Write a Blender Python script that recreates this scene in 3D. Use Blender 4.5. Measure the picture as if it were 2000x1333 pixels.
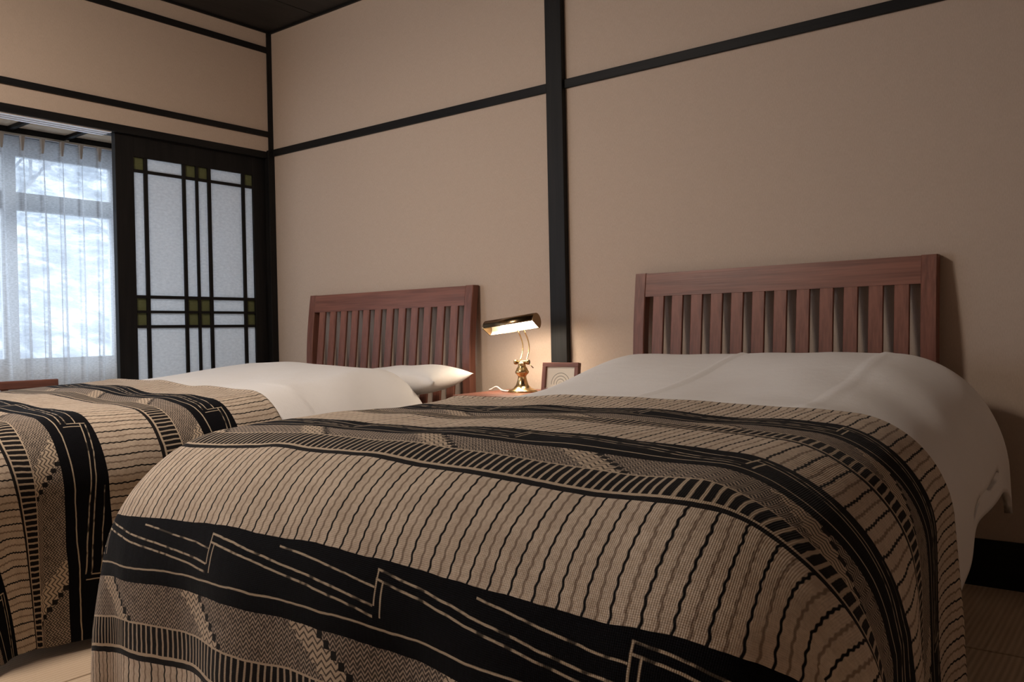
import bpy, bmesh, math, random
from mathutils import Matrix, Vector, noise

for o in list(bpy.data.objects):
    bpy.data.objects.remove(o, do_unlink=True)
SC = bpy.context.scene
COL = SC.collection
PI = math.pi

# ---------------------------------------------------------------- camera
YAW, PITCH, ROLL = math.radians(-37.86), math.radians(-0.513), math.radians(-1.157)
fw = Vector((math.sin(YAW) * math.cos(PITCH), math.cos(YAW) * math.cos(PITCH), math.sin(PITCH)))
rt = fw.cross(Vector((0, 0, 1))).normalized()
up = rt.cross(fw)
rt2 = math.cos(ROLL) * rt + math.sin(ROLL) * up
up2 = -math.sin(ROLL) * rt + math.cos(ROLL) * up
cam = bpy.data.cameras.new('camera')
cam.lens = 29.79
cam.sensor_width = 36
cam.clip_start = 0.02
cam.clip_end = 200
camo = bpy.data.objects.new('camera', cam)
COL.objects.link(camo)
camo.matrix_world = Matrix(((rt2.x, up2.x, -fw.x, 3.848), (rt2.y, up2.y, -fw.y, -2.862),
                            (rt2.z, up2.z, -fw.z, 0.785), (0, 0, 0, 1)))
SC.camera = camo

# ---------------------------------------------------------------- world, lights, exposure
SC.view_settings.view_transform = 'Standard'
SC.view_settings.look = 'None'
SC.view_settings.gamma = 1
SC.view_settings.use_curve_mapping = False
SC.view_settings.exposure = 0.0
w = bpy.data.worlds.new('overcast_sky')
SC.world = w
w.use_nodes = True
bg = w.node_tree.nodes['Background']
bg.inputs['Color'].default_value = (0.84, 0.90, 1.0, 1)
bg.inputs['Strength'].default_value = 5.2


def light(name, kind, loc, energy, color, **kw):
    l = bpy.data.lights.new(name, kind)
    l.energy = energy
    l.color = color
    for k, v in kw.items():
        setattr(l, k, v)
    o = bpy.data.objects.new(name, l)
    COL.objects.link(o)
    o.location = loc
    return o


# the room's round ceiling lamp, outside the frame, shining down from the middle of the ceiling
light('ceiling_lamp_light', 'AREA', (1.42, -2.28, 2.28), 27, (1.0, 0.86, 0.74), shape='DISK', size=0.46)
light('ceiling_lamp_glow', 'POINT', (1.42, -2.28, 2.16), 43, (1.0, 0.86, 0.74), shadow_soft_size=0.2)
# daylight portal over the veranda windows
pl = light('window_portal', 'AREA', (-1.22, -1.95, 1.25), 1, (1, 1, 1), shape='RECTANGLE', size=1.2, size_y=3.1)
pl.rotation_euler = (0, -PI / 2, 0)
pl.data.cycles.is_portal = True


# ---------------------------------------------------------------- node expression helper
class NT:
    def __init__(self, name, rough=0.5, spec=0.5):
        self.m = bpy.data.materials.new(name)
        self.m.use_nodes = True
        self.t = self.m.node_tree
        self.b = self.t.nodes['Principled BSDF']
        self.b.inputs['Roughness'].default_value = rough
        self.b.inputs['Specular IOR Level'].default_value = spec

    def n(self, kind, **kw):
        nd = self.t.nodes.new(kind)
        for k, v in kw.items():
            setattr(nd, k, v)
        return nd

    def link(self, a, b):
        if isinstance(a, X):
            a = a.s
        if isinstance(a, (int, float)):
            b.default_value = a
        elif isinstance(a, tuple):
            b.default_value = a + (1,) if len(a) == 3 and len(b.default_value) == 4 else a
        else:
            self.t.links.new(a, b)

    def math(self, op, *args):
        nd = self.n('ShaderNodeMath', operation=op)
        for i, a in enumerate(args):
            self.link(a, nd.inputs[i])
        return X(self, nd.outputs[0])

    def mix(self, f, a, b):
        nd = self.n('ShaderNodeMix', data_type='RGBA')
        self.link(f, nd.inputs[0])
        self.link(a, nd.inputs[6])
        self.link(b, nd.inputs[7])
        return X(self, nd.outputs[2])

    def uv(self):
        nd = self.n('ShaderNodeUVMap')
        sp = self.n('ShaderNodeSeparateXYZ')
        self.t.links.new(nd.outputs[0], sp.inputs[0])
        self.vec = nd.outputs[0]
        return X(self, sp.outputs[0]), X(self, sp.outputs[1])

    def obj(self, scale=(1, 1, 1)):
        nd = self.n('ShaderNodeTexCoord')
        mp = self.n('ShaderNodeMapping')
        mp.inputs['Scale'].default_value = scale
        self.t.links.new(nd.outputs['Object'], mp.inputs[0])
        return mp.outputs[0]

    def noise(self, vec=None, scale=5, detail=3, rough=0.5):
        nd = self.n('ShaderNodeTexNoise')
        nd.inputs['Scale'].default_value = scale
        nd.inputs['Detail'].default_value = detail
        nd.inputs['Roughness'].default_value = rough
        if vec is not None:
            self.t.links.new(vec, nd.inputs['Vector'])
        return X(self, nd.outputs[0])

    def ramp(self, f, *stops):
        nd = self.n('ShaderNodeValToRGB')
        self.link(f, nd.inputs[0])
        e = nd.color_ramp.elements
        while len(e) < len(stops):
            e.new(0.5)
        for el, (p, c) in zip(e, stops):
            el.position = p
            el.color = c + (1,) if isinstance(c, tuple) else (c, c, c, 1)
        return X(self, nd.outputs[0])

    def bump(self, h, strength=0.2, dist=0.01):
        nd = self.n('ShaderNodeBump')
        nd.inputs['Strength'].default_value = strength
        nd.inputs['Distance'].default_value = dist
        self.link(h, nd.inputs['Height'])
        self.t.links.new(nd.outputs[0], self.b.inputs['Normal'])

    def color(self, c):
        self.link(c, self.b.inputs['Base Color'])


class X:
    def __init__(self, nt, s):
        self.nt, self.s = nt, s

    def __add__(self, o): return self.nt.math('ADD', self, o)
    __radd__ = __add__
    def __sub__(self, o): return self.nt.math('SUBTRACT', self, o)
    def __rsub__(self, o): return self.nt.math('SUBTRACT', o, self)
    def __mul__(self, o): return self.nt.math('MULTIPLY', self, o)
    __rmul__ = __mul__
    def __truediv__(self, o): return self.nt.math('DIVIDE', self, o)
    def lt(self, o): return self.nt.math('LESS_THAN', self, o)
    def gt(self, o): return self.nt.math('GREATER_THAN', self, o)
    def abs(self): return self.nt.math('ABSOLUTE', self)
    def frac(self): return self.nt.math('FRACT', self)
    def floor(self): return self.nt.math('FLOOR', self)
    def sin(self): return self.nt.math('SINE', self)
    def maxi(self, o): return self.nt.math('MAXIMUM', self, o)
    def mini(self, o): return self.nt.math('MINIMUM', self, o)
    def tri(self): return self.nt.math('PINGPONG', self, 0.5) * 2.0
    def band(self, a, b): return self.gt(a) * self.lt(b)
    def smooth(self, a, b):
        nd = self.nt.n('ShaderNodeMapRange', interpolation_type='SMOOTHSTEP')
        self.nt.link(self, nd.inputs[0])
        nd.inputs[1].default_value = a
        nd.inputs[2].default_value = b
        return X(self.nt, nd.outputs[0])


# ---------------------------------------------------------------- materials
def wall_material(name, c0, c1):
    k = NT(name, 0.9, 0.2)
    v = k.obj()
    fine = k.noise(k.obj((420, 420, 90)), 1, 2, 0.6)
    mid = k.noise(v, 35, 3)
    k.color(k.mix((fine * 0.75 + mid * 0.25).smooth(0.3, 0.7), c0, c1))
    k.bump(fine, 0.25, 0.002)
    return k.m


def wood_material(name, dark, light, axis, rough=0.45, scale=1.0, spec=0.4):
    k = NT(name, rough, spec)
    s = [28 * scale] * 3
    s[axis] = 1.6 * scale
    g = k.noise(k.obj(tuple(s)), 1, 5, 0.65)
    s2 = [160 * scale] * 3
    s2[axis] = 5 * scale
    g2 = k.noise(k.obj(tuple(s2)), 1, 2, 0.5)
    k.color(k.mix((g * 0.65 + g2 * 0.35).smooth(0.32, 0.68), dark, light))
    k.bump(g2, 0.15, 0.002)
    return k.m


def plain(name, c, rough=0.5, metal=0.0, spec=0.5):
    k = NT(name, rough, spec)
    g = k.noise(k.obj(), 60, 2)
    d = tuple(x * 0.88 for x in c)
    k.color(k.mix(g, d, c))
    k.b.inputs['Metallic'].default_value = metal
    return k.m


M = {}
M['wall'] = wall_material('woven_beige_wallpaper', (0.485, 0.383, 0.305), (0.535, 0.426, 0.342))
M['plaster'] = wall_material('pale_plaster', (0.72, 0.71, 0.69), (0.78, 0.77, 0.75))
for ax, nm in ((0, 'x'), (1, 'y'), (2, 'z')):
    M['black_' + nm] = wood_material('black_stained_wood_' + nm, (0.005, 0.005, 0.0055), (0.012, 0.011, 0.0105), ax, 0.55, 1.0, 0.22)
    M['brown_' + nm] = wood_material('reddish_brown_wood_' + nm, (0.130, 0.046, 0.030), (0.245, 0.095, 0.063), ax, 0.42)
M['ceiling'] = wood_material('dark_ceiling_wood', (0.010, 0.010, 0.010), (0.024, 0.022, 0.021), 1, 0.6)
M['deck'] = wood_material('veranda_floor_wood', (0.36, 0.26, 0.17), (0.46, 0.35, 0.24), 1, 0.4)
M['ceiling_board'] = wood_material('pale_ceiling_board', (0.66, 0.54, 0.40), (0.76, 0.64, 0.49), 0, 0.6)
M['white_frame'] = plain('white_painted_frame', (0.72, 0.74, 0.76), 0.4)
M['grey_frame'] = plain('grey_window_frame', (0.16, 0.155, 0.15), 0.5)
M['track'] = plain('white_track_plastic', (0.82, 0.84, 0.88), 0.35)
M['steel'] = plain('curtain_rail_metal', (0.55, 0.53, 0.50), 0.3, 0.8)
M['brass'] = plain('polished_brass', (0.66, 0.46, 0.22), 0.26, 1.0)
M['dark_brass'] = plain('aged_brass_shade', (0.30, 0.20, 0.11), 0.24, 1.0)
M['cord'] = plain('white_cord', (0.75, 0.72, 0.66), 0.5)
M['mattress'] = plain('mattress_ticking', (0.55, 0.50, 0.45), 0.9)
M['dark_fabric'] = plain('dark_bed_base_fabric', (0.03, 0.026, 0.024), 0.9)
M['mat_edge'] = plain('tatami_joint', (0.05, 0.045, 0.03), 0.9)


def tatami():
    k = NT('woven_tatami', 0.75, 0.25)
    co = k.n('ShaderNodeTexCoord')
    sp = k.n('ShaderNodeSeparateXYZ')
    k.t.links.new(co.outputs['Object'], sp.inputs[0])
    x, y = X(k, sp.outputs[0]), X(k, sp.outputs[1])
    rib = (x * (2 * PI / 0.014)).sin() * 0.5 + 0.5
    fine = k.noise(k.obj((120, 700, 120)), 1, 2)
    big = k.noise(k.obj(), 6, 3)
    k.color(k.mix((rib * 0.3 + fine * 0.4 + big * 0.3).smooth(0.2, 0.8), (0.50, 0.375, 0.26), (0.61, 0.475, 0.345)))
    k.bump(rib + fine * 0.5, 0.35, 0.002)
    return k.m


M['tatami'] = tatami()


def bedding():
    k = NT('white_cotton', 0.85, 0.2)
    v = k.obj()
    a = k.noise(v, 260, 2)
    b = k.noise(v, 9, 4, 0.6)
    k.color(k.mix(b, (0.80, 0.775, 0.75), (0.85, 0.83, 0.81)))
    k.bump(a * 0.15 + b * 1.0, 0.22, 0.012)
    k.b.inputs['Sheen Weight'].default_value = 0.15
    return k.m


M['white'] = bedding()

# woven quilt: bands repeat along v (head to foot); u runs across the bed; both in metres
PER, B0, B1, B2 = 0.415, 0.16, 0.275, 0.347


def quilt_material():
    k = NT('banded_ikat_quilt', 0.9, 0.15)
    u0, v0 = k.uv()
    wob = k.noise(k.vec, 9, 3) - 0.5
    fine = k.noise(k.vec, 55, 2) - 0.5
    u = u0 + wob * 0.012
    v = v0 + wob * 0.010 + fine * 0.0012
    t = (v / PER + 10.0).frac() * PER
    # cream field with wavy dark warp lines
    uw = u + ((v * (2 * PI / 0.017)).sin() * 0.0008) + fine * 0.0022
    f = (uw / 0.035 + 100.0).frac() * 0.035
    strong = 1.0 - (f - 0.0175).abs().smooth(0.0011, 0.0026)
    f2 = (uw / 0.035 + 100.5).frac() * 0.035
    faint = (1.0 - (f2 - 0.0175).abs().smooth(0.0008, 0.0030)) * 0.68
    blot = k.noise(k.vec, 24, 4, 0.7)
    cream = k.mix(blot.smooth(0.3, 0.75), (0.63, 0.52, 0.41), (0.48, 0.385, 0.30))
    cream = k.mix((k.noise(k.vec, 180, 2)).smooth(0.35, 0.75) * 0.35, cream, (0.34, 0.26, 0.19))
    cream = k.mix(faint, cream, (0.12, 0.075, 0.05))
    cream = k.mix(strong, cream, (0.012, 0.011, 0.011))
    # black band with drifting zigzag lines
    BL = (0.004, 0.004, 0.0055)
    LN = (0.46, 0.37, 0.27)
    tb = t - B0
    sw = ((u / 0.40 + 20.13)).frac()
    ramp = 0.014 + sw * 0.048
    dash = (k.noise(k.vec, 45, 1).smooth(0.36, 0.52)) * 0.85 + 0.15
    l1 = (1.0 - (tb - ramp).abs().smooth(0.0010, 0.0022)) * dash
    l2 = (1.0 - (tb - ramp - 0.013).abs().smooth(0.0010, 0.0022)) * dash
    l3 = (1.0 - (tb - ramp + 0.024).abs().smooth(0.0008, 0.0020)) * dash * sw.gt(0.45)
    jx = (sw * 0.40)
    j1 = (1.0 - (jx - 0.002).abs().smooth(0.0008, 0.002)) * tb.band(0.014, 0.062)
    j2 = (1.0 - (jx - 0.014).abs().smooth(0.0008, 0.002)) * tb.band(0.028, 0.075)
    l4 = 1.0 - (tb - 0.089).abs().smooth(0.0009, 0.0022)
    lines = l1.maxi(l2).maxi(l3).maxi(j1).maxi(j2).maxi(l4) * tb.band(0.003, 0.2)
    black = k.mix(lines, BL, LN)
    # grey band: chevrons with stepped diagonal ribbons
    zz = (u / 0.013 + 100.0).tri()
    ch = ((v / 0.0075 + zz * 1.1) * (2 * PI)).sin() * 0.5 + 0.5
    gtex = k.noise(k.vec, 70, 3, 0.7)
    ch2 = (ch * gtex * 1.9).smooth(0.30, 0.9)
    grey = k.mix(ch2, (0.075, 0.062, 0.054), (0.42, 0.335, 0.26))
    tq = ((t - B1) / 0.0125).floor() * 0.0125
    dd = ((u - tq * 1.25) / 0.31 + 30.4).frac() * 0.31
    rib_c = k.mix(((v / 0.0105 + (u / 0.02 + 100.0).tri() * 0.9) * (2 * PI)).sin().smooth(0.1, 0.8), (0.54, 0.43, 0.32), (0.10, 0.08, 0.065))
    grey = k.mix(dd.band(0.0, 0.062), grey, rib_c)
    grey = k.mix(dd.band(0.062, 0.074), grey, (0.018, 0.016, 0.015))
    # ladder band
    tl = t - B2
    rung = ((u + fine * 0.002) / 0.0145 + 100.0).frac()
    rg = 1.0 - ((rung - 0.5).abs()).smooth(0.11, 0.20)
    lad = k.mix(rg, (0.014, 0.012, 0.012), (0.44, 0.35, 0.26))
    edge = tl.lt(0.0035).maxi(tl.band(0.0525, 0.058))
    lad = k.mix(edge, lad, (0.48, 0.38, 0.28))
    lad = k.mix(tl.gt(0.058), lad, (0.016, 0.014, 0.014))
    c = k.mix(t.gt(B0), cream, black)
    c = k.mix(t.gt(B1), c, grey)
    c = k.mix(t.gt(B2), c, lad)
    # bound hem
    hem = v0.lt(0.006)
    c = k.mix(hem * strong.maxi(faint).gt(0.3), c, (0.012, 0.011, 0.011))
    k.color(c)
    weave = (u0 * (2 * PI / 0.0026)).sin() + (v0 * (2 * PI / 0.0026)).sin()
    k.bump(weave * 0.12 + blot * 0.8 + fine, 0.35, 0.004)
    k.b.inputs['Specular IOR Level'].default_value = 0.08
    k.b.inputs['Sheen Weight'].default_value = 0.05
    k.b.inputs['Sheen Roughness'].default_value = 0.35
    return k.m


M['quilt'] = quilt_material()


def sheer():
    k = NT('sheer_curtain_voile', 0.9)
    nt = k.t
    nt.nodes.remove(k.b)
    out = nt.nodes['Material Output']
    tr = k.n('ShaderNodeBsdfTransparent')
    df = k.n('ShaderNodeBsdfDiffuse')
    tl = k.n('ShaderNodeBsdfTranslucent')
    for d in (df, tl):
        d.inputs['Color'].default_value = (0.80, 0.82, 0.85, 1)
    m1 = k.n('ShaderNodeMixShader')
    m1.inputs[0].default_value = 0.8
    nt.links.new(df.outputs[0], m1.inputs[1])
    nt.links.new(tl.outputs[0], m1.inputs[2])
    m2 = k.n('ShaderNodeMixShader')
    thread = k.noise(k.obj((8, 60, 260)), 1, 3, 0.6)
    k.link(thread.smooth(0.25, 0.75) * 0.24 + 0.46, m2.inputs[0])
    nt.links.new(tr.outputs[0], m2.inputs[1])
    nt.links.new(m1.outputs[0], m2.inputs[2])
    nt.links.new(m2.outputs[0], out.inputs[0])
    return k.m


M['sheer'] = sheer()
M['pleat'] = plain('folded_curtain_tape', (0.50, 0.45, 0.40), 0.9)


def paper(name, c, trans):
    k = NT(name, 0.6, 0.3)
    nt = k.t
    out = nt.nodes['Material Output']
    fib = k.noise(k.obj((30, 50, 110)), 1, 4, 0.7)
    col = k.mix(fib.smooth(0.3, 0.7), tuple(x * 0.86 for x in c), c)
    k.color(col)
    tl = k.n('ShaderNodeBsdfTranslucent')
    k.link(col, tl.inputs['Color'])
    m = k.n('ShaderNodeMixShader')
    m.inputs[0].default_value = trans
    nt.links.new(k.b.outputs[0], m.inputs[1])
    nt.links.new(tl.outputs[0], m.inputs[2])
    nt.links.new(m.outputs[0], out.inputs[0])
    return k.m


M['washi'] = paper('white_washi_panel', (0.97, 0.955, 0.945), 0.85)
M['green'] = paper('olive_green_panel', (0.13, 0.135, 0.055), 0.2)


def glass():
    k = NT('clear_window_glass', 0.0)
    nt = k.t
    nt.nodes.remove(k.b)
    tr = k.n('ShaderNodeBsdfTransparent')
    tr.inputs['Color'].default_value = (0.93, 0.96, 0.97, 1)
    gl = k.n('ShaderNodeBsdfGlossy')
    gl.inputs['Roughness'].default_value = 0.02
    fr = k.n('ShaderNodeFresnel')
    fr.inputs[0].default_value = 1.2
    m = k.n('ShaderNodeMixShader')
    nt.links.new(fr.outputs[0], m.inputs[0])
    nt.links.new(tr.outputs[0], m.inputs[1])
    nt.links.new(gl.outputs[0], m.inputs[2])
    nt.links.new(m.outputs[0], nt.nodes['Material Output'].inputs[0])
    return k.m


M['glass'] = glass()


def emit(name, c, s):
    k = NT(name)
    k.color(c)
    k.link(c, k.b.inputs['Emission Color'])
    k.b.inputs['Emission Strength'].default_value = s
    return k.m


M['bulb'] = emit('lit_lamp_tube', (1.0, 0.90, 0.74), 20)
M['shade_inside'] = plain('white_shade_lining', (0.85, 0.80, 0.70), 0.5)


def arcs_print():
    k = NT('print_of_concentric_arcs', 0.6, 0.3)
    co = k.n('ShaderNodeTexCoord')
    sp = k.n('ShaderNodeSeparateXYZ')
    k.t.links.new(co.outputs['Object'], sp.inputs[0])
    x, z = X(k, sp.outputs[0]), X(k, sp.outputs[2])
    dx, dz = x - 0.0, z - 0.035
    r = k.math('SQRT', dx * dx + dz * dz)
    f = (r / 0.0115).frac()
    a = (1.0 - (f - 0.5).abs().smooth(0.07, 0.16)) * r.band(0.006, 0.05) * dz.gt(-0.004)
    k.color(k.mix(a * 0.75, (0.82, 0.77, 0.64), (0.16, 0.15, 0.10)))
    return k.m


M['print'] = arcs_print()


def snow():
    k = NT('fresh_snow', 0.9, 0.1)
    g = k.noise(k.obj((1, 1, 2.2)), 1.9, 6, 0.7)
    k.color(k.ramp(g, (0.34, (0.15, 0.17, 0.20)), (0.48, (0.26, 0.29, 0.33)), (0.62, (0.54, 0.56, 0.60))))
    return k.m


M['snow'] = snow()
M['bark'] = plain('cold_grey_bark', (0.30, 0.31, 0.34), 0.9)


# ---------------------------------------------------------------- mesh helpers
def link(o, parent=None):
    COL.objects.link(o)
    if parent is not None:
        o.parent = parent
    return o


def bm_obj(name, bm, mat, parent=None, smooth=False, loc=None):
    me = bpy.data.meshes.new(name)
    bmesh.ops.recalc_face_normals(bm, faces=bm.faces)
    bm.to_mesh(me)
    bm.free()
    me.materials.append(mat if not isinstance(mat, str) else M[mat])
    if smooth:
        for p in me.polygons:
            p.use_smooth = True
    o = bpy.data.objects.new(name, me)
    if loc is not None:
        o.location = loc
    return link(o, parent)


def add_box(bm, x0, x1, y0, y1, z0, z1, bev=0.0):
    vs = [bm.verts.new(p) for p in ((x0, y0, z0), (x1, y0, z0), (x1, y1, z0), (x0, y1, z0),
                                    (x0, y0, z1), (x1, y0, z1), (x1, y1, z1), (x0, y1, z1))]
    fs = [bm.faces.new([vs[i] for i in q]) for q in ((3, 2, 1, 0), (4, 5, 6, 7), (0, 1, 5, 4), (1, 2, 6, 5), (2, 3, 7, 6), (3, 0, 4, 7))]
    if bev:
        es = list({e for f in fs for e in f.edges})
        bmesh.ops.bevel(bm, geom=es, offset=bev, segments=2, affect='EDGES', profile=0.5)


def box(name, mat, b, parent=None, bev=0.0, origin=None):
    """b = x0,x1,y0,y1,z0,z1 in the parent's frame"""
    bm = bmesh.new()
    add_box(bm, *b, bev)
    o = bm_obj(name, bm, mat, parent)
    if origin is not None:
        o.data.transform(Matrix.Translation(-Vector(origin)))
        o.location = origin
    return o


def add_tube(bm, pts, rad, seg=10, caps=True):
    rings = []
    n = len(pts)
    pts = [Vector(p) for p in pts]
    prev = None
    for i, p in enumerate(pts):
        d = (pts[min(i + 1, n - 1)] - pts[max(i - 1, 0)]).normalized()
        if prev is None:
            a = d.orthogonal().normalized()
        else:
            a = (prev - d * prev.dot(d)).normalized()
        prev = a
        b = d.cross(a)
        r = rad[i] if isinstance(rad, (list, tuple)) else rad
        rings.append([bm.verts.new(p + (a * math.cos(k * 2 * PI / seg) + b * math.sin(k * 2 * PI / seg)) * r) for k in range(seg)])
    for i in range(n - 1):
        for k in range(seg):
            bm.faces.new((rings[i][k], rings[i][(k + 1) % seg], rings[i + 1][(k + 1) % seg], rings[i + 1][k]))
    if caps:
        bm.faces.new(rings[0][::-1])
        bm.faces.new(rings[-1])


def add_lathe(bm, prof, c=(0, 0), seg=28):
    rings = [[bm.verts.new((c[0] + r * math.cos(k * 2 * PI / seg), c[1] + r * math.sin(k * 2 * PI / seg), z)) for k in range(seg)] for r, z in prof]
    for i in range(len(rings) - 1):
        for k in range(seg):
            bm.faces.new((rings[i][k], rings[i][(k + 1) % seg], rings[i + 1][(k + 1) % seg], rings[i + 1][k]))
    bm.faces.new(rings[0][::-1])
    bm.faces.new(rings[-1])


def tag(o, label=None, cat=None, group=None, kind=None):
    if label: o['label'] = label
    if cat: o['category'] = cat
    if group: o['group'] = group
    if kind: o['kind'] = kind
    return o


def empty(name, loc, label, cat, group=None, rz=0.0):
    o = bpy.data.objects.new(name, None)
    o.empty_display_size = 0.1
    o.location = loc
    o.rotation_euler = (0, 0, rz)
    link(o)
    return tag(o, label, cat, group)


def struct(name, mat, b, label=None, bev=0.0):
    return tag(box(name, mat, b, None, bev), label, None, None, 'structure')


def grid(name, nu, nv, fn, mat, uvfn=None, parent=None, thick=0.0, loc=None):
    verts, faces = [], []
    for j in range(nv + 1):
        for i in range(nu + 1):
            verts.append(fn(i / nu, j / nv))
    for j in range(nv):
        for i in range(nu):
            a = j * (nu + 1) + i
            faces.append((a, a + 1, a + nu + 2, a + nu + 1))
    me = bpy.data.meshes.new(name)
    me.from_pydata(verts, [], faces)
    if uvfn:
        uvl = me.uv_layers.new(name='UVMap')
        data = [0.0] * (2 * len(me.loops))
        vi = [0] * len(me.loops)
        me.loops.foreach_get('vertex_index', vi)
        for li, q in enumerate(vi):
            data[2 * li], data[2 * li + 1] = uvfn((q % (nu + 1)) / nu, (q // (nu + 1)) / nv)
        uvl.data.foreach_set('uv', data)
    me.materials.append(M[mat])
    for p in me.polygons:
        p.use_smooth = True
    o = bpy.data.objects.new(name, me)
    if loc is not None:
        o.location = loc
    link(o, parent)
    if thick:
        s = o.modifiers.new('thickness', 'SOLIDIFY')
        s.thickness = thick
        s.offset = -1
    return o


# ---------------------------------------------------------------- room shell
XR, YF, ZC = 4.75, -4.3, 2.435
YJ = -0.569                                                            # a mat joint line
struct('wall_back', 'wall', (-0.12, XR + 0.12, 0.0, 0.12, -0.05, ZC + 0.1), 'beige woven wallpaper wall behind the two headboards')
struct('wall_right', 'wall', (XR, XR + 0.12, YF, 0.0, -0.05, ZC + 0.1), 'beige wallpaper side wall')
struct('wall_front', 'wall', (-0.12, XR + 0.12, YF - 0.12, YF, -0.05, ZC + 0.1), 'beige wallpaper wall facing the beds')
struct('wall_left', 'wall', (-0.11, 0.0, YF, 0.0, 1.792, ZC + 0.1), 'beige wallpaper wall above the sliding panel opening')
fl = struct('floor', 'mat_edge', (0.0, XR, YF, 0.0, -0.08, -0.022), 'tan woven tatami floor')
xs = [0.0, 1.82, 3.64, XR]
ys = [0.0, YJ, YJ - 0.91, YJ - 1.82, YJ - 2.73, YF]
for j in range(len(ys) - 1):
    xx = xs if j % 2 == 0 else [0.0, 0.91, 2.73, XR]
    for i in range(len(xx) - 1):
        o = box('tatami_mat', 'tatami', (xx[i] + 0.002, xx[i + 1] - 0.002, ys[j + 1] + 0.004, ys[j] - 0.004, -0.022, 0.0), fl, 0.003)
ce = struct('ceiling', 'ceiling', (-0.12, XR + 0.12, YF - 0.12, 0.12, ZC + 0.03, ZC + 0.10), 'black stained board ceiling')
nb = 12
for i in range(nb):
    x0 = XR * i / nb
    box('ceiling_board', 'ceiling', (x0 + 0.003, x0 + XR / nb - 0.003, YF, 0.0, ZC + 0.010, ZC + 0.03), ce)
for j in range(8):
    y0 = -0.72 - 0.455 * j
    box('ceiling_batten', 'black_x', (0.0, XR, y0 - 0.012, y0 + 0.012, ZC - 0.012, ZC + 0.010), ce, 0.002)
# ceiling edge moulding
tr = 0
def trim(mat, b, label, bev=0.002):
    global tr
    tr += 1
    return struct('trim_%d' % tr, mat, b, label, bev)
trim('black_x', (0.0, XR, -0.012, 0.0, ZC, ZC + 0.01), 'black edge strip where ceiling meets headboard wall', 0)
trim('black_y', (0.0, 0.012, YF, 0.0, ZC, ZC + 0.01), 'black edge strip where ceiling meets side wall', 0)
# back wall timbers
trim('black_z', (1.845, 1.925, -0.028, 0.0, 0.0, ZC), 'black wooden pillar between the two beds', 0.003)
trim('black_x', (0.006, 1.845, -0.012, 0.0, 1.771, 1.8075), 'black wall rail over left headboard from corner to pillar')
trim('black_x', (1.925, XR, -0.012, 0.0, 1.771, 1.8075), 'black wall rail over right headboard running on from pillar')
# corner post, upper slim and lower jamb
trim('black_z', (-0.002, 0.009, -0.028, 0.0, 1.80, ZC), 'slim black corner post under the ceiling', 0)
trim('black_z', (-0.105, 0.016, -0.040, 0.0, 0.0, 1.80), 'black door jamb post in the corner')
# left wall timbers
trim('black_y', (0.0, 0.010, YF, -0.028, 2.326, 2.358), 'upper black rail on side wall just below ceiling')
trim('black_y', (0.0, 0.010, YF, -0.028, 1.873, 1.903), 'lower black rail on side wall above the sliding panel')
lint = trim('black_y', (-0.105, 0.004, YF, -0.040, 1.758, 1.794), 'black lintel with pale sliding tracks above the opening')
for i in range(3):
    x0 = -0.100 + i * 0.034
    box('track', 'track', (x0, x0 + 0.022, YF, -0.885, 1.752, 1.758), lint)
tag(struct('baseboard_back', 'black_x', (1.925, XR, -0.014, 0.0, 0.0, 0.141), 'dark baseboard along wall beside right bed', 0.002))
trim('black_y', (-0.105, 0.0, YF, -0.040, -0.05, 0.0), 'black sill under the sliding panels')

# ---------------------------------------------------------------- sliding panel (door_1)
DX0, DX1 = -0.052, -0.020
yL, yR = -0.866, -0.041
gL, gR = -0.776, -0.1154
zT, zB = 1.757, 0.0
gT, gB = 1.660, 0.30
bm = bmesh.new()
add_box(bm, DX0, DX1, yL, gL, zB, zT, 0.002)
add_box(bm, DX0, DX1, gR, yR, zB, zT, 0.002)
add_box(bm, DX0 + 0.001, DX1 - 0.001, gL, gR, gT, zT)
add_box(bm, DX0 + 0.001, DX1 - 0.001, gL, gR, zB, gB)
door = tag(bm_obj('door_1', bm, 'black_z'), 'black framed sliding panel with white panes and green squares', None, None, 'structure')
vm = [(-0.7242, -0.7061), (-0.5236, -0.5069), (-0.4512, -0.4375), (-0.384, -0.3663), (-0.1823, -0.1649)]
hm = [(1.588, 1.602), (0.988, 1.003), (0.9176, 0.930), (0.846, 0.860)]
for a, b in vm:
    box('muntin', 'black_z', (DX0 + 0.004, DX1 - 0.003, a, b, gB, gT), door, 0.001)
ye = [gL] + [c for ab in vm for c in ab] + [gR]
for a, b in hm:
    for i in range(0, len(ye), 2):
        box('muntin', 'black_y', (DX0 + 0.005, DX1 - 0.004, ye[i], ye[i + 1], a, b), door)
rows = [(hm[0][1], gT, True), (hm[1][1], hm[0][0], False), (hm[2][1], hm[1][0], True), (hm[3][1], hm[2][0], True), (gB, hm[3][0], False)]
for z0, z1, sq in rows:
    for ci, i in enumerate(range(0, len(ye), 2)):
        g = sq and ci in (0, 2, 3, 5)
        o = box('green_pane' if g else 'white_pane', 'green' if g else 'washi', (-0.0385, -0.0335, ye[i], ye[i + 1], z0, z1), door)
        o.data.materials.append(M['glass'])                       # acrylic sheet faced with paper on the room side
        for f in o.data.polygons:
            f.material_index = 0 if f.normal.x > 0.9 else 1
        if g:
            o['label'] = 'olive green square pane'

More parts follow.
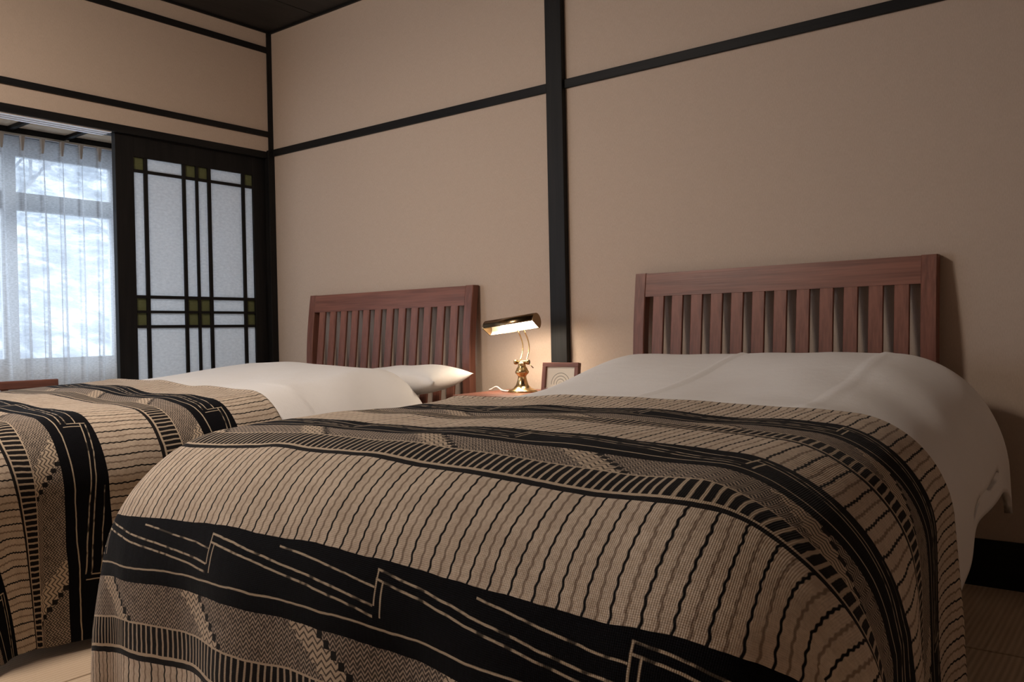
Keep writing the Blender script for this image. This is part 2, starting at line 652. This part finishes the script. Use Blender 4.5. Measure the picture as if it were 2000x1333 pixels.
# ---------------------------------------------------------------- veranda beyond the opening
XV = -1.16
struct('floor_veranda', 'deck', (XV - 0.1, -0.105, YF, 0.10, -0.08, -0.012), 'brown board veranda floor')
struct('wall_veranda', 'plaster', (XV - 0.1, -0.12, 0.0, 0.10, -0.05, 2.2), 'pale end wall of the veranda')
vc = struct('ceiling_veranda', 'ceiling_board', (XV - 0.1, -0.11, YF, 0.10, 1.952, 2.10), 'pale board veranda ceiling with black battens')
for i in range(14):
    y0 = -0.30 - 0.30 * i
    box('ceiling_batten', 'black_x', (XV, -0.11, y0 - 0.014, y0 + 0.014, 1.934, 1.952), vc, 0.002)
struct('trim_beam', 'black_y', (-1.13, -1.06, YF, 0.0, 1.905, 1.952), 'dark beam above the sheer curtain', 0.003)
struct('wall_sill', 'plaster', (XV - 0.1, XV, YF, 0.0, -0.05, 0.66), 'pale low wall under the veranda windows')
struct('wall_lintel', 'plaster', (XV - 0.1, XV, YF, 0.0, 1.86, 2.0), 'pale wall strip above the veranda windows')
struct('trim_side', 'white_frame', (XV - 0.1, XV, -0.27, 0.0, 0.66, 1.86), 'pale wall strip beside the veranda windows')
wy = [-0.27, -0.87, -1.47, -2.07, -2.67, -3.27, -3.80, YF]
for n in range(len(wy) - 1):
    y1, y0 = wy[n], wy[n + 1]
    bm = bmesh.new()
    x0, x1 = XV - 0.06, XV - 0.01
    add_box(bm, x0, x1, y0, y0 + 0.035, 0.66, 1.86)
    add_box(bm, x0, x1, y1 - 0.035, y1, 0.66, 1.86)
    add_box(bm, x0 + 0.001, x1 - 0.001, y0 + 0.035, y1 - 0.035, 0.66, 0.70)
    add_box(bm, x0 + 0.001, x1 - 0.001, y0 + 0.035, y1 - 0.035, 1.82, 1.86)
    wn = tag(bm_obj('window_%d' % (n + 1), bm, 'white_frame'), 'veranda window behind the sheer curtain', None, None, 'structure')
    box('transom', 'grey_frame', (x0 - 0.01, x1 + 0.005, y0 + 0.035, y1 - 0.035, 1.525, 1.62), wn, 0.003)
    box('pane', 'glass', (XV - 0.037, XV - 0.033, y0 + 0.03, y1 - 0.03, 1.60, 1.83), wn)
    box('pane', 'glass', (XV - 0.037, XV - 0.033, y0 + 0.03, y1 - 0.03, 0.69, 1.54), wn)

# sheer curtain with pinch pleats, hanging on a rail
CX = -1.00
rail = empty('curtain_rail', (CX, -2.35, 1.893), 'slim metal curtain rail under the dark beam', 'curtain rail')
bm = bmesh.new()
add_box(bm, -0.008, 0.008, -1.90, 2.33, 0.0, 0.012, 0.002)
bm_obj('rail', bm, 'steel', rail)
for i in range(5):
    box('bracket', 'steel', (-0.06, 0.004, -1.8 + i * 0.88 - 0.008, -1.8 + i * 0.88 + 0.008, 0.012, 0.020), rail)


def curtain(y_from, y_to, label):
    root = empty('sheer_curtain', (CX, (y_from + y_to) / 2, 0.06), label, 'curtain', 'sheer curtains along the veranda')
    yc = (y_from + y_to) / 2
    sp = 0.103
    n = int(round((y_from - y_to) / sp))
    # profile per pleat: flat run then an out-and-back fold towards the room
    NP = 14
    zs = [i / 26 for i in range(27)]
    H0, H1 = 0.0, 1.828
    verts, faces = [], []
    rnd = random.Random(4)
    jit = [rnd.uniform(-1, 1) for _ in range(n + 2)]
    cols = n * NP + 1
    for zi in zs:
        z = H0 + (H1 - H0) * zi
        open_ = max(0.0, 1 - zi) ** 0.5
        pin = max(0.0, (zi - 0.955) / 0.045)                     # header above the pinch
        for c in range(cols):
            k, m = divmod(c, NP)
            f = m / NP
            if f < 0.5:
                yy = f / 0.5 * 0.80
                xx = -0.010 * math.sin(f / 0.5 * PI) * open_
            else:
                a = (f - 0.5) / 0.5
                wdt = 0.030 + 0.22 * open_
                dep = 0.012 + (0.020 + 0.012 * jit[k]) * open_ + 0.012 * pin
                yy = 0.80 + 0.20 * a + wdt * math.sin(2 * PI * a) * -0.5
                xx = dep * math.sin(PI * a)
            sway = 0.010 * math.sin(k * 1.7 + zi * 3.0) * (1 - zi) + 0.014 * jit[k] * (1 - zi)
            y = y_from - yc - (k + yy) * sp + sway
            verts.append((xx + 0.004 * math.sin(zi * 5 + k), y, z))
    for j in range(len(zs) - 1):
        for i in range(cols - 1):
            a = j * cols + i
            faces.append((a, a + 1, a + cols + 1, a + cols))
    me = bpy.data.meshes.new('voile')
    me.from_pydata(verts, [], faces)
    for p in me.polygons:
        p.use_smooth = True
    me.materials.append(M['sheer'])
    link(bpy.data.objects.new('voile', me), root)
    bm = bmesh.new()
    for (w0, z0) in ((0, 0),):
        pr = [(0.000, 0.0045, 1.755), (0.016, 0.0045, 1.755), (0.026, 0.010, 1.833), (0.0, 0.010, 1.833)]
        vs0 = [bm.verts.new((x, -hw, z)) for x, hw, z in pr]
        vs1 = [bm.verts.new((x, hw, z)) for x, hw, z in pr]
        bm.faces.new(vs0); bm.faces.new(vs1[::-1])
        for i in range(4):
            bm.faces.new((vs0[i], vs1[i], vs1[(i + 1) % 4], vs0[(i + 1) % 4]))
    first = bm_obj('pleat', bm, 'pleat', root)
    for k in range(n):
        o = first if k == 0 else link(first.copy(), root)
        o.location = (0.004, y_from - yc - (k + 0.90) * sp, 0)
    # hem tape
    return root


curtain(-0.06, -2.15, 'white sheer curtain with pinch pleats beside the sliding panel')
curtain(-2.20, -4.26, 'white sheer curtain further along the veranda')

# low wooden veranda chair
ch = empty('wooden_chair', (-0.45, -1.35, -0.012), 'low brown wooden chair on the veranda by the curtain', 'chair')
hw = 0.285
for sx in (-1, 1):
    for sy in (-1, 1):
        y = sy * (hw - 0.02)
        zt = 0.618 if sx > 0 else 0.36
        bm = bmesh.new()
        add_tube(bm, [(sx * 0.22 + (0.03 if sx > 0 else 0), y, 0), (sx * 0.21, y, 0.30), (sx * 0.21 + (0.03 if sx > 0 else 0), y, zt)], [0.016, 0.019, 0.016], 10)
        bm_obj('leg', bm, 'brown_z', ch, True)
box('seat', 'brown_y', (-0.235, 0.195, -hw + 0.045, hw - 0.045, 0.30, 0.345), ch, 0.012)
box('top_rail', 'brown_y', (0.225, 0.255, -hw, hw, 0.592, 0.631), ch, 0.006)
for i in range(7):
    y = -0.19 + i * 0.19 / 3
    box('back_slat', 'brown_z', (0.222, 0.236, y - 0.014, y + 0.014, 0.34, 0.596), ch, 0.002)
for sy in (-1, 1):
    y = sy * (hw - 0.02)
    box('side_rail', 'brown_x', (-0.21, 0.21, y - 0.011, y + 0.011, 0.27, 0.31), ch, 0.003)

# ---------------------------------------------------------------- winter garden outside
random.seed(7)


def hill(u, v):
    x = -2.2 - 12 * u
    y = -7 + 16 * v
    z = -1.2 + max(0, -x - 3.0) * 0.62 + 0.45 * noise.noise(Vector((x * 0.5, y * 0.5, 1.0))) + 0.15 * noise.noise(Vector((x * 2, y * 2, 4.0)))
    return (x, y, z)


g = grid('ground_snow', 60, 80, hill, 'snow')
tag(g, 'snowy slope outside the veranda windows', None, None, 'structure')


def tree(x, y, h, seed):
    r = random.Random(seed)
    z = hill((-2.2 - x) / 12, (y + 7) / 16)[2] - 0.1
    root = empty('bare_tree', (x, y, z), 'bare tree under snow outside the veranda window', 'tree', 'snow covered trees outside')
    bmt, bms = bmesh.new(), bmesh.new()
    tops = []

    def grow(p, d, ln, rad, depth):
        q = p + d * ln
        mid = p + d * ln * 0.5 + Vector((r.uniform(-1, 1), r.uniform(-1, 1), 0)) * ln * 0.06
        add_tube(bmt, [p, mid, q], [rad, rad * 0.8, rad * 0.6], 5)
        if depth < 4:
            off = Vector((0, 0, rad * 0.55))
            add_tube(bms, [p + off, mid + off, q + off], [rad * 1.15, rad * 1.0, rad * 0.75], 5)
        if depth == 0:
            return
        for k in range(3 if depth > 1 else 4):
            nd = (d + Vector((r.uniform(-1, 1), r.uniform(-1, 1), r.uniform(-0.25, 0.75))) * 0.85).normalized()
            grow(p + d * ln * r.uniform(0.55, 1.0), nd, ln * r.uniform(0.5, 0.75), rad * 0.52, depth - 1)
    grow(Vector((0, 0, 0)), Vector((0.03, 0.02, 1)).normalized(), h * 0.42, h * 0.024, 4)
    bm_obj('branches', bmt, 'bark', root)
    bm_obj('snow_cover', bms, 'snow', root)


for i, (x, y, h) in enumerate([(-7.6, 1.6, 2.6), (-10.5, 3.4, 2.8), (-7.4, 3.9, 2.4), (-10.0, 0.2, 2.6), (-11.0, 6.2, 3.0), (-12.4, 4.6, 2.6), (-6.0, 0.2, 1.6)]):
    tree(x, y, h, 11 + i)


# ---------------------------------------------------------------- beds
def fbm(x, y, s):
    return noise.noise(Vector((x, y, s)))


def make_bed(cx, hw, yh, label, mo):
    """cx centre, hw headboard half width, yh headboard front plane at the top"""
    root = empty('wooden_bed', (cx, -1.05, 0), label, 'bed', 'twin wooden beds')
    Y = lambda y: y + 1.05                                       # world y to local
    th = 0.028

    def prof(z):                                                  # front plane of the posts: leaning back at the top
        q = max(0.0, min(1.0, (z - 0.66) / 0.34))
        return yh - 0.034 * (1 - q ** 1.6)
    pw = 0.046
    # posts, bent in side view
    for s in (-1, 1):
        bm = bmesh.new()
        zs_ = [0.0, 0.3, 0.6] + [0.66 + 0.02 * i for i in range(18)]
        rings = []
        for z in zs_:
            y0 = prof(z)
            xo = s * hw
            xi = s * (hw - pw)
            rings.append([bm.verts.new(p) for p in ((xi, Y(y0), z), (xo, Y(y0), z), (xo, Y(y0 + th + 0.012), z), (xi, Y(y0 + th + 0.012), z))])
        for a, b in zip(rings, rings[1:]):
            for k in range(4):
                bm.faces.new((a[k], a[(k + 1) % 4], b[(k + 1) % 4], b[k]))
        bm.faces.new(rings[0][::-1]); bm.faces.new(rings[-1])
        bmesh.ops.recalc_face_normals(bm, faces=bm.faces)
        es = [e for e in bm.edges if abs((e.verts[0].co - e.verts[1].co).z) > 0.015]
        bmesh.ops.bevel(bm, geom=es, offset=0.003, segments=1, affect='EDGES')
        bm_obj('headboard_post', bm, 'brown_z', root)
    # top rail
    bm = bmesh.new()
    zr = [0.912, 0.94, 0.97, 0.9985]
    rings = []
    for z in zr:
        y0 = prof(z) + 0.002
        rings.append([bm.verts.new(p) for p in ((-hw + pw, Y(y0), z), (hw - pw, Y(y0), z), (hw - pw, Y(y0 + th), z), (-hw + pw, Y(y0 + th), z))])
    for a, b in zip(rings, rings[1:]):
        for k in range(4):
            bm.faces.new((a[k], a[(k + 1) % 4], b[(k + 1) % 4], b[k]))
    bm.faces.new(rings[0][::-1]); bm.faces.new(rings[-1])
    bm_obj('headboard_rail', bm, 'brown_x', root)
    box('lower_rail', 'brown_x', (-hw + pw, hw - pw, Y(yh - 0.055), Y(yh - 0.035), 0.40, 0.48), root, 0.003)
    # twelve slats leaning forward at the foot
    inner = 2 * (hw - pw)
    gap = (inner - 12 * 0.0445) / 13
    bm = bmesh.new()
    yb, yt = Y(yh - 0.060), Y(prof(0.912) + 0.004)
    vs = []
    for (z, y) in ((0.44, yb), (0.914, yt)):
        vs += [bm.verts.new(p) for p in ((-0.0222, y, z), (0.0222, y, z), (0.0222, y + 0.012, z), (-0.0222, y + 0.012, z))]
    for q in ((0, 1, 5, 4), (1, 2, 6, 5), (2, 3, 7, 6), (3, 0, 4, 7), (0, 3, 2, 1), (4, 5, 6, 7)):
        bm.faces.new([vs[i] for i in q])
    es = [e for e in bm.edges if abs((e.verts[0].co - e.verts[1].co).z) > 0.1]
    bmesh.ops.bevel(bm, geom=es, offset=0.002, segments=1, affect='EDGES')
    first = bm_obj('slat', bm, 'brown_z', root)
    for i in range(12):
        o = first if i == 0 else link(first.copy(), root)
        o.location.x = -hw + pw + gap + 0.02225 + i * (0.0445 + gap)
    # base, mattress, legs
    box('bed_base', 'dark_fabric', (mo - 0.49, mo + 0.49, Y(-1.90), Y(-0.24), 0.12, 0.27), root, 0.01)
    box('mattress', 'mattress', (mo - 0.47, mo + 0.47, Y(-1.90), Y(-0.24), 0.27, 0.44), root, 0.03)
    for sx in (-1, 1):
        for y in (-1.84, -0.32):
            box('leg', 'brown_z', (mo + sx * 0.44 - 0.03, mo + sx * 0.44 + 0.03, Y(y) - 0.03, Y(y) + 0.03, 0.0, 0.12), root, 0.003)
    return root


bedL = make_bed(0.898, 0.553, -0.045, 'wooden bed with slatted headboard standing beside the black framed sliding panel', 0.08)
bedR = make_bed(2.774, 0.520, -0.043, 'wooden bed with slatted headboard standing by the baseboard right of the pillar', 0.03)


def prof1(e, r, flare):
    """arc-length overhang -> (horizontal advance, drop)"""
    if e <= 0:
        return e, 0.0
    q = r * PI / 2
    if e < q:
        return r * math.sin(e / r), r * (1 - math.cos(e / r))
    l = e - q
    return r + flare * l, r + l * math.sqrt(max(0.0, 1 - flare * flare))


def drape(s, y_off, W, L, r, flare, ztop, seed, rf=None, widen=0.0):
    """s across (arc, centre 0), y_off along (arc, >=0 towards foot, L = foot plane). returns x, y_off, z"""
    rf = rf or r
    es = abs(s) - (W - r)
    et = y_off - (L - rf)
    sg = 1 if s >= 0 else -1
    if es > 0 and et > 0:
        p = 4.0
        rho = (es ** p + et ** p) ** (1 / p)
        phi = math.atan2(et, es)
        rr = r * math.cos(phi) ** 2 + rf * math.sin(phi) ** 2
        h, d = prof1(rho, rr, flare)
        ear = math.sin(2 * phi) ** 2 * max(0, rho - 0.10)
        h += ear * (0.05 + 0.04 * math.cos(8 * phi + seed))
        x = W - r + h * math.cos(phi)
        y = L - rf + h * math.sin(phi)
    else:
        hx, dx = prof1(es, r, flare)
        hy, dy = prof1(et, rf, flare)
        x = (W - r) + hx
        y = (L - rf) + hy
        d = max(dx, dy)
    if widen and s > 0 and es > 0:
        x += widen * min(1.0, max(0.0, y / L)) ** 1.5 * min(1.0, es / 0.3)
    # hanging folds
    if d > r * 0.6:
        k = min(1.0, (d - r * 0.6) / 0.25)
        if et > 0 and et > es:
            y += k * (0.012 * math.sin(s * 11 + seed) + 0.007 * math.sin(s * 23 + 2 * seed))
        if es > 0 and es >= et:
            x += k * (0.012 * math.sin(y_off * 10 + seed * 3) + 0.006 * math.sin(y_off * 21 + seed))
    return sg * x, y, ztop(sg * x, y) - d


# duvets -----------------------------------------------------------
def make_duvet(cx, W, y0, zfun, label, creases, right_drop, left_drop, seed, hem):
    r = 0.26
    L = -1.99 - y0
    L = abs(L)
    sR = W - r + r * PI / 2 + right_drop
    sL = W - r + r * PI / 2 + left_drop
    T = L - r + r * PI / 2 + 0.10

    def fn(a, b):
        s = -sL + (sL + sR) * a
        # side hem is uneven
        t = T * b
        if abs(s) > W - r + r * PI / 2:
            s *= 1 + 0.03 * math.sin(t * 7 + seed)
        x, y, z = drape(s, t, W, L, r, 0.02, lambda X_, Y_: zfun(X_, y0 - Y_), seed)
        yy = y0 - y
        # head edge curls under, puffy
        if t < 0.10:
            q = t / 0.10
            z -= 0.055 * (1 - math.sqrt(max(0, 1 - (1 - q) ** 2)))
        for (xc, amp) in creases:
            z += amp * math.exp(-((x + cx - xc) / 0.007) ** 2) * (1 if t < 0.8 else 0)
        z -= 0.028 * max(0.0, min(1.0, (hem + 0.03 - yy) / 0.05))
        if yy < hem + 0.05:
            x *= 1 - 0.085 * min(1.0, (hem + 0.05 - yy) / 0.06)
        # diagonal pull folds towards the hanging side
        if x > 0.2:
            z += 0.004 * math.sin((x * 0.6 + yy * 1.0) * 22 + 2 * fbm(x * 3, yy * 3, seed)) * min(1, (x - 0.2) / 0.3) * (1 if yy > -1.0 else 0)
        return (x, yy + 1.05, z)
    o = grid('duvet', 150, 190, fn, 'white', thick=0.02, loc=(cx, -1.05, 0))
    return tag(o, label, 'duvet', 'white duvets on the twin beds')


def soft(x, y, seed):
    return 0.010 * fbm(x * 3.1, y * 2.3, seed) + 0.005 * fbm(x * 6, y * 3.0, seed + 3)


def zR(x, y):
    # pillow under the cover by the headboard, easing down to the foot
    h = 0.564 + 0.012 * max(0, min(1, (y + 1.98) / 1.0)) + 0.104 * math.exp(-((y + 0.22) / 0.42) ** 2)
    return h - 0.010 * (x / 0.5) ** 2 + soft(x + 2.8, y, 2.1)


def zL(x, y):
    h = 0.560 + 0.034 * math.exp(-((y + 0.45) / 0.45) ** 2) + 0.055 * max(0, min(1, (y + 1.7) / 1.2))
    return h - 0.010 * (x / 0.5) ** 2 - 0.022 * x + soft(x + 0.98, y, 1.3)


duvL = make_duvet(0.975, 0.640, -0.495, lambda x, y: zL(x, y) + 0.01, 'white cotton duvet on the bed beside the sliding panel', [], 0.12, 0.12, 1.3, -1.18)
duvR = make_duvet(2.80, 0.672, -0.175, lambda x, y: zR(x, y) + 0.01, 'creased white cotton duvet on the bed right of the pillar', [(2.76, 0.004), (3.20, 0.006)], 0.07, 0.10, 2.1, -1.10)


# quilts -----------------------------------------------------------
def make_quilt(cx, W, y0, yfoot, zfun, label, seed, drop_side, drop_foot, rf=0.24, widen=0.0):
    r = 0.17
    L = y0 - yfoot
    S_ = W - r + r * PI / 2 + drop_side
    T = L - rf + rf * PI / 2 + drop_foot

    def fn(a, b):
        s = -S_ + 2 * S_ * a
        t = T * b
        x, y, z = drape(s, t, W, L, r, 0.035, lambda X_, Y_: zfun(X_, y0 - Y_), seed, rf, widen)
        yy = y0 - y + 0.016 * fbm((x) * 2.0, 1.3, seed) * max(0, 1 - t / 0.5)
        z += 0.006 * (1 + fbm((x + cx) * 3.6, yy * 4.2, seed + 5)) + 0.003 * (1 + fbm((x + cx) * 9, yy * 9, seed + 9)) - 0.001
        # rolled hem at the head side
        if t < 0.02:
            z += 0.006 * math.sin(PI * min(1, t / 0.02)) - 0.006 * (1 - t / 0.02)
        z = max(z, 0.022 + 0.004 * math.sin(s * 20))
        return (x, yy + 1.05, z)
    o = grid('quilt', 300, 260, fn, 'quilt', uvfn=lambda a, b: (-S_ + 2 * S_ * a + 3.0, T * b), thick=0.007, loc=(cx, -1.05, 0))
    return tag(o, label, 'quilt', 'banded quilts over the bed feet')


quL = make_quilt(0.980, 0.640, -1.18, -2.16, lambda x, y: zL(x, y) + 0.030, 'cream and black banded quilt on bed by the sliding panel', 0.7, 0.375, 0.24)
quR = make_quilt(2.825, 0.690, -1.10, -2.065, lambda x, y: zR(x, y) + 0.030, 'cream and black banded quilt on bed right of the pillar', 2.9, 0.36, 0.32, widen=0.10)


# pillow under the duvet of the left bed ---------------------------
def make_pillow(cx, cy, cz, a, b, c, label):
    nu, nv = 44, 26
    verts, faces = [], []
    for side in (1, -1):
        for j in range(nv + 1):
            for i in range(nu + 1):
                u, v = -1 + 2 * i / nu, -1 + 2 * j / nv
                e = (1 - abs(u) ** 3.2) * (1 - abs(v) ** 2.6)
                pinch = 1 - 0.06 * (1 - abs(u) ** 2) * abs(v) ** 4
                px = a * u * (1 - 0.05 * (1 - v * v) * u * u)
                py = b * v * pinch
                pz = side * c * max(0, e) ** 0.45
                pz += 0.006 * fbm(px * 9, py * 9, side * 3.0) * (1 if e > 0.02 else 0)
                verts.append((px, py, pz))
    n1 = (nu + 1) * (nv + 1)
    for side in (0, 1):
        for j in range(nv):
            for i in range(nu):
                q = side * n1 + j * (nu + 1) + i
                f = (q, q + 1, q + nu + 2, q + nu + 1)
                faces.append(f if side == 0 else f[::-1])
    me = bpy.data.meshes.new('pillow')
    me.from_pydata(verts, [], faces)
    bm = bmesh.new()
    bm.from_mesh(me)
    bmesh.ops.remove_doubles(bm, verts=bm.verts, dist=0.0008)
    bm.to_mesh(me)
    bm.free()
    for p in me.polygons:
        p.use_smooth = True
    me.materials.append(M['white'])
    o = bpy.data.objects.new('pillow', me)
    o.location = (cx, cy, cz)
    link(o)
    return tag(o, label, 'pillow')


pil = make_pillow(1.225, -0.340, 0.590, 0.380, 0.118, 0.062, 'white pillow poking out from under duvet by the lamp')
pil.rotation_euler = (0.10, -0.06, -0.04)


# ---------------------------------------------------------------- nightstand and what stands on it
ns = empty('nightstand', (1.875, -0.235, 0), 'reddish brown wooden nightstand between the beds', 'nightstand')
ZN = 0.553
box('table_top', 'brown_x', (-0.215, 0.215, -0.195, 0.195, ZN - 0.025, ZN), ns, 0.004)
box('cabinet_body', 'brown_z', (-0.195, 0.195, -0.170, 0.185, 0.10, ZN - 0.025), ns, 0.003)
for z0, z1 in ((0.33, 0.51), (0.13, 0.31)):
    dr = box('drawer_front', 'brown_x', (-0.180, 0.180, -0.184, -0.170, z0, z1), ns, 0.003)
    bm = bmesh.new()
    add_lathe(bm, [(0.004, 0), (0.005, 0.010), (0.011, 0.014), (0.011, 0.020), (0.006, 0.024)], seg=14)
    kn = bm_obj('knob', bm, 'brass', dr, True)
    kn.rotation_euler = (PI / 2, 0, 0)
    kn.location = (0, -0.184, (z0 + z1) / 2)
for sx in (-1, 1):
    for sy in (-1, 1):
        box('leg', 'brown_z', (sx * 0.17 - 0.02, sx * 0.17 + 0.02, sy * 0.15 - 0.02, sy * 0.15 + 0.02, 0, 0.10), ns, 0.002)

# brass piano lamp
lp = empty('brass_desk_lamp', (1.826, -0.20, ZN), 'lit brass piano lamp with tubular shade on the nightstand', 'lamp')
bm = bmesh.new()
add_lathe(bm, [(0.060, 0.0), (0.060, 0.004), (0.052, 0.009), (0.036, 0.016), (0.025, 0.028), (0.019, 0.046), (0.016, 0.060), (0.018, 0.066), (0.026, 0.074),
               (0.028, 0.080), (0.024, 0.086), (0.021, 0.094), (0.016, 0.100), (0.015, 0.108), (0.018, 0.112), (0.010, 0.118)], seg=36)
bm_obj('base', bm, 'brass', lp, True)
bm = bmesh.new()
add_tube(bm, [(-0.030, 0, 0.118), (0.030, 0, 0.118)], 0.006, 12)
for sx in (-1, 1):
    add_tube(bm, [(sx * 0.026, 0, 0.118), (sx * 0.034, 0, 0.118)], 0.010, 12)
bm_obj('cross_bar', bm, 'brass', lp, True)
for sx in (-1, 1):
    pts = []
    for i in range(13):
        q = i / 12
        pts.append((sx * 0.0155 - 0.008 * math.sin(q * PI * 0.5), 0.006 + 0.030 * math.sin(q * PI) , 0.118 + 0.128 * q))
    bm = bmesh.new()
    add_tube(bm, pts, 0.0026, 8)
    bm_obj('arm', bm, 'brass', lp, True)
bm = bmesh.new()
add_tube(bm, [(0.030, 0, 0.113), (0.046, -0.004, 0.106), (0.058, -0.004, 0.096)], [0.0015, 0.0015, 0.0022], 6)
bm_obj('switch_lever', bm, 'dark_brass', lp, True)
# shade: open half tube tilted a little, mouth turned down and to the front
LS, RS = 0.115, 0.032
a0, a1 = math.radians(-58), math.radians(185)
shade_rot = (math.radians(-6), math.radians(-6.5), math.radians(6))
sh_loc = (-0.048, 0.0, 0.266)
bm = bmesh.new()
N = 26
outer, inner = [], []
for i in range(N + 1):
    t = a0 + (a1 - a0) * i / N
    outer.append([bm.verts.new((x, RS * math.cos(t), RS * math.sin(t))) for x in (-LS, LS)])
    inner.append([bm.verts.new((x, (RS - 0.0012) * math.cos(t), (RS - 0.0012) * math.sin(t))) for x in (-LS, LS)])
for i in range(N):
    bm.faces.new((outer[i][0], outer[i + 1][0], outer[i + 1][1], outer[i][1]))
    bm.faces.new((inner[i][0], inner[i][1], inner[i + 1][1], inner[i + 1][0]))
    for k in (0, 1):
        bm.faces.new((outer[i][k], outer[i + 1][k], inner[i + 1][k], inner[i][k]))
for i in (0, N):
    bm.faces.new((outer[i][0], outer[i][1], inner[i][1], inner[i][0]))
shade = bm_obj('shade', bm, 'dark_brass', lp, True)
shade.location = sh_loc
shade.rotation_euler = shade_rot
bm = bmesh.new()
rows_ = []
for i in range(N + 1):
    t = a0 + (a1 - a0) * i / N
    rows_.append([bm.verts.new((x, (RS - 0.0024) * math.cos(t), (RS - 0.0024) * math.sin(t))) for x in (-LS + 0.001, LS - 0.001)])
for i in range(N):
    bm.faces.new((rows_[i][0], rows_[i][1], rows_[i + 1][1], rows_[i + 1][0]))
bm_obj('shade_lining', bm, 'shade_inside', shade, True)
for sx in (-1, 1):
    bm = bmesh.new()
    ring0, ring1 = [], []
    for x, ring in ((sx * LS, ring0), (sx * (LS + 0.003), ring1)):
        for i in range(N + 1):
            t = a0 + (a1 - a0) * i / N
            ring.append(bm.verts.new((x, RS * math.cos(t), RS * math.sin(t))))
    bm.faces.new(ring0); bm.faces.new(ring1[::-1])
    for i in range(N + 1):
        j = (i + 1) % (N + 1)
        bm.faces.new((ring0[i], ring0[j], ring1[j], ring1[i]))
    bm_obj('end_cap', bm, 'dark_brass', shade)
bm = bmesh.new()
add_tube(bm, [(-0.045, 0, 0.004), (0.105, 0, 0.004)], 0.011, 12)
bm_obj('lamp_tube', bm, 'bulb', shade, True)
ll = light('desk_lamp_light', 'AREA', (1.79, -0.205, ZN + 0.236), 2.1, (1.0, 0.83, 0.64), shape='RECTANGLE', size=0.20, size_y=0.03)
ll.rotation_euler = (math.radians(12), 0, math.radians(6))

# white cord lying by the lamp foot
bm = bmesh.new()
pts = []
for i in range(22):
    q = i / 21
    pts.append((0.12 * q, 0.012 * math.sin(q * 5.0), 0.004 + 0.014 * math.exp(-((q - 0.25) / 0.16) ** 2)))
add_tube(bm, pts, 0.0038, 8)
cd = bm_obj('white_cord', bm, 'cord', None, True)
cd.location = (1.675, -0.225, ZN)
tag(cd, 'short white cord lying beside the lamp base', 'cord')

# small framed print leaning back
fr = empty('picture_frame', (2.005, -0.20, ZN), 'small wooden picture frame with arc print on the nightstand', 'picture frame', rz=math.radians(3))
tilt = math.radians(-9)
FW, FH, FB, FD = 0.080, 0.115, 0.016, 0.022
holder = []
for nm, b, mt in (('frame_bar', (-FW, FW, -FD / 2, FD / 2, FH - FB, FH), 'brown_x'), ('frame_bar', (-FW, FW, -FD / 2, FD / 2, 0, FB), 'brown_x'),
                  ('frame_bar', (-FW, -FW + FB, -FD / 2, FD / 2, FB, FH - FB), 'brown_z'), ('frame_bar', (FW - FB, FW, -FD / 2, FD / 2, FB, FH - FB), 'brown_z'),
                  ('print', (-FW + FB, FW - FB, -0.001, 0.006, FB, FH - FB), 'print')):
    o = box(nm, mt, b, fr, 0.001 if nm != 'print' else 0)
    o.rotation_euler = (tilt, 0, 0)
    o.location.z = 0.002
